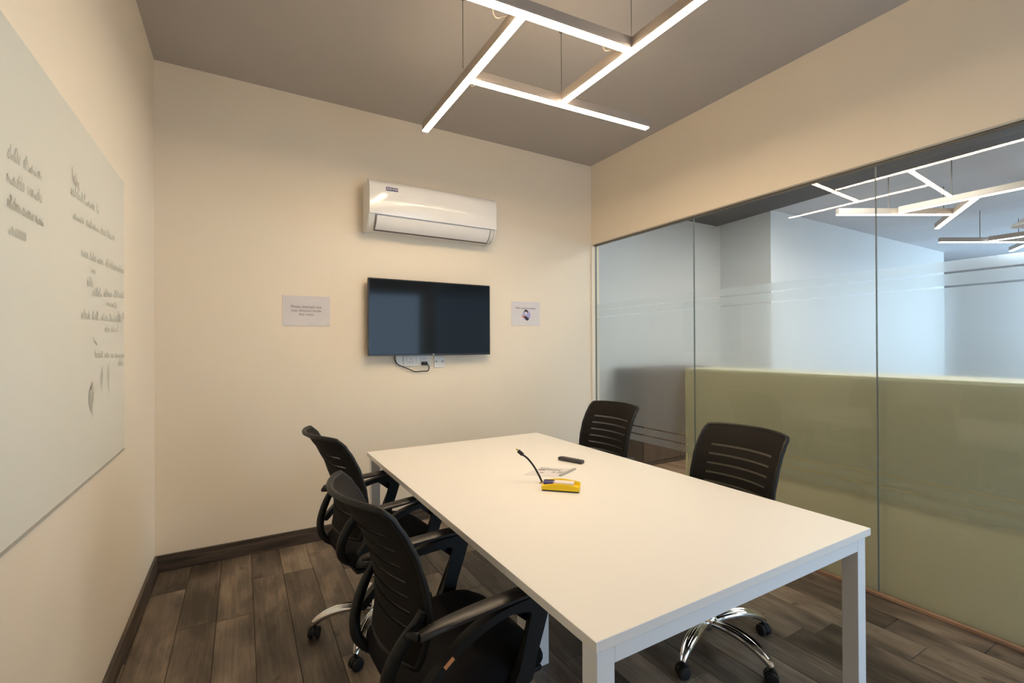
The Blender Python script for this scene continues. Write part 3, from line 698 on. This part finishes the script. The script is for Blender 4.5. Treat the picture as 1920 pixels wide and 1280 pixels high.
        for i, p in enumerate(q):
            w = wd[i]; h = .0095; inn = -s*.010*(1-min(1, i/(kk*.4)))*0
            rings.append([bm.verts.new((p.x, yc+a*w+inn, p.z+b*h)) for a, b in ((-1, -.6), (-1, .3), (-.7, .9), (0, 1.05), (.7, .9), (1, .3), (1, -.6), (0, -1))])
        for i in range(kk-1):
            for j in range(8): bm.faces.new((rings[i][j], rings[i][(j+1) % 8], rings[i+1][(j+1) % 8], rings[i+1][j]))
        bm.faces.new(rings[0]); bm.faces.new(rings[-1])
        link('arm_pad', bm, M['black_pad'], ar, smooth=50)
        bm = bmesh.new(); tube(bm, [(.125, s*.255, .428), (.11, s*.19, .392)], .015, 8); link('seat_mount', bm, M['black_plastic'], ar, smooth=True)
        bm = bmesh.new(); tube(bm, [(-.185, yc, .652), (-.205, s*.235, .648), (-.150, s*.205, .648)], .012, 8); link('back_mount', bm, M['black_plastic'], ar, smooth=True)
    # gas column, hub, five chromed legs and twin-wheel castors
    link('gas_column', lathe(bmesh.new(), [(.026, .12), (.026, .25), (.020, .252), (.016, .254), (.016, SZ-.146)], 20), M['chrome'], t, smooth=40)
    link('hub', lathe(bmesh.new(), [(.030, .075), (.038, .085), (.040, .118), (.034, .132), (.028, .134)], 20), M['chrome'], t, smooth=40)
    return t
def add_base(t, phase):
    for i in range(5):
        a = math.radians(phase + 72*i); c, s = math.cos(a), math.sin(a)
        bm = bmesh.new()
        for e in (-1, 1):
            pts = [(.030, e*.010, .108), (.10, e*.017, .122), (.18, e*.018, .122), (.245, e*.014, .106), (.288, e*.008, .083), (.303, e*.005, .068)]
            q = smooth_path(pts, 4); tube(bm, q, [.0095+.0015*math.sin(PI*k/(len(q)-1)) for k in range(len(q))], 8, flat=1.35)
        q = smooth_path([(.030, 0, .116), (.10, 0, .131), (.18, 0, .131), (.245, 0, .114), (.288, 0, .090)], 4); tube(bm, q, .009, 8, flat=.7)
        bmesh.ops.rotate(bm, verts=bm.verts, cent=(0, 0, 0), matrix=Matrix.Rotation(a, 3, 'Z'))
        link('leg', bm, M['chrome'], t, smooth=50)
        bm = bmesh.new(); ca = a + math.radians(40*((i*7) % 5 - 2)); 
        # hood over the twin wheels plus its stem
        pr = [(.026*math.cos(x), .026*math.sin(x)) for x in [PI*k/10 for k in range(11)]] + [(-.021, 0), (.021, 0)][::1]
        extrude_poly(bm, [(x, z+.026) for x, z in [(.028*math.cos(PI*k/10), .030*math.sin(PI*k/10)) for k in range(11)]], 'y', -.008, .008)
        lathe(bm, [(.008, .050), (.008, .074)], 10)
        cs = link('caster', bm, M['black_plastic'], t, smooth=40, loc=(.300*c, .300*s, 0), rot=(0, 0, ca))
        for e in (-1, 1):
            link('wheel', lathe(bmesh.new(), [(.012, e*.0085), (.0255, e*.0095), (.027, e*.013), (.027, e*.020), (.023, e*.025), (.010, e*.027)], 18, (0, 0, .0272), 'y'), M['black_rubber'], cs, smooth=40)
GROUP = 'mesh-back office chairs around the table'
chairs = [('black mesh office chair on the left of table, nearest the camera', (.56, 1.42), 3, 15, 0.0),
          ('black mesh office chair on the left of table, farther from camera', (.588, 2.337), 7, 21, .018),
          ('black mesh office chair before the glass wall, nearer the camera', (1.885, 1.43), 177, -18-177, -.004),
          ('black mesh office chair before the glass wall, in the far corner', (2.02, 2.48), 183, 10, .0)]
proto = None
for label, (x, y), rz, ph, up in chairs:
    if proto is None:
        proto = make_chair('office_chair', label); c = proto; kids = list(proto.children)
    else:
        c = proto.copy(); COL.objects.link(c)
        for ch in kids: copy_tree(ch, c)
    c['label'] = label; c['group'] = GROUP
    c.location = (x, y, 0); c.rotation_euler = (0, 0, math.radians(rz))
    if up:
        for ch in c.children:
            if ch.name.split('.')[0] not in ('hub', 'gas_column'): ch.location.z += up
chair_list = [o for o in COL.objects if o.name.split('.')[0] == 'office_chair']
for (label, (x, y), rz, ph, up), c in zip(chairs, sorted(chair_list, key=lambda o: o.name)):
    add_base(c, ph if rz > 90 and ph < -100 else ph - rz)
tg = link('care_tag', bx(-.016, .016, -.0012, 0, -.006, .006), M['tag'], sorted(chair_list, key=lambda o: o.name)[0], loc=(-.108, -.2772, .566), rot=(0, -.62, 0))
tg['label'] = 'small orange tag on the armrest side'
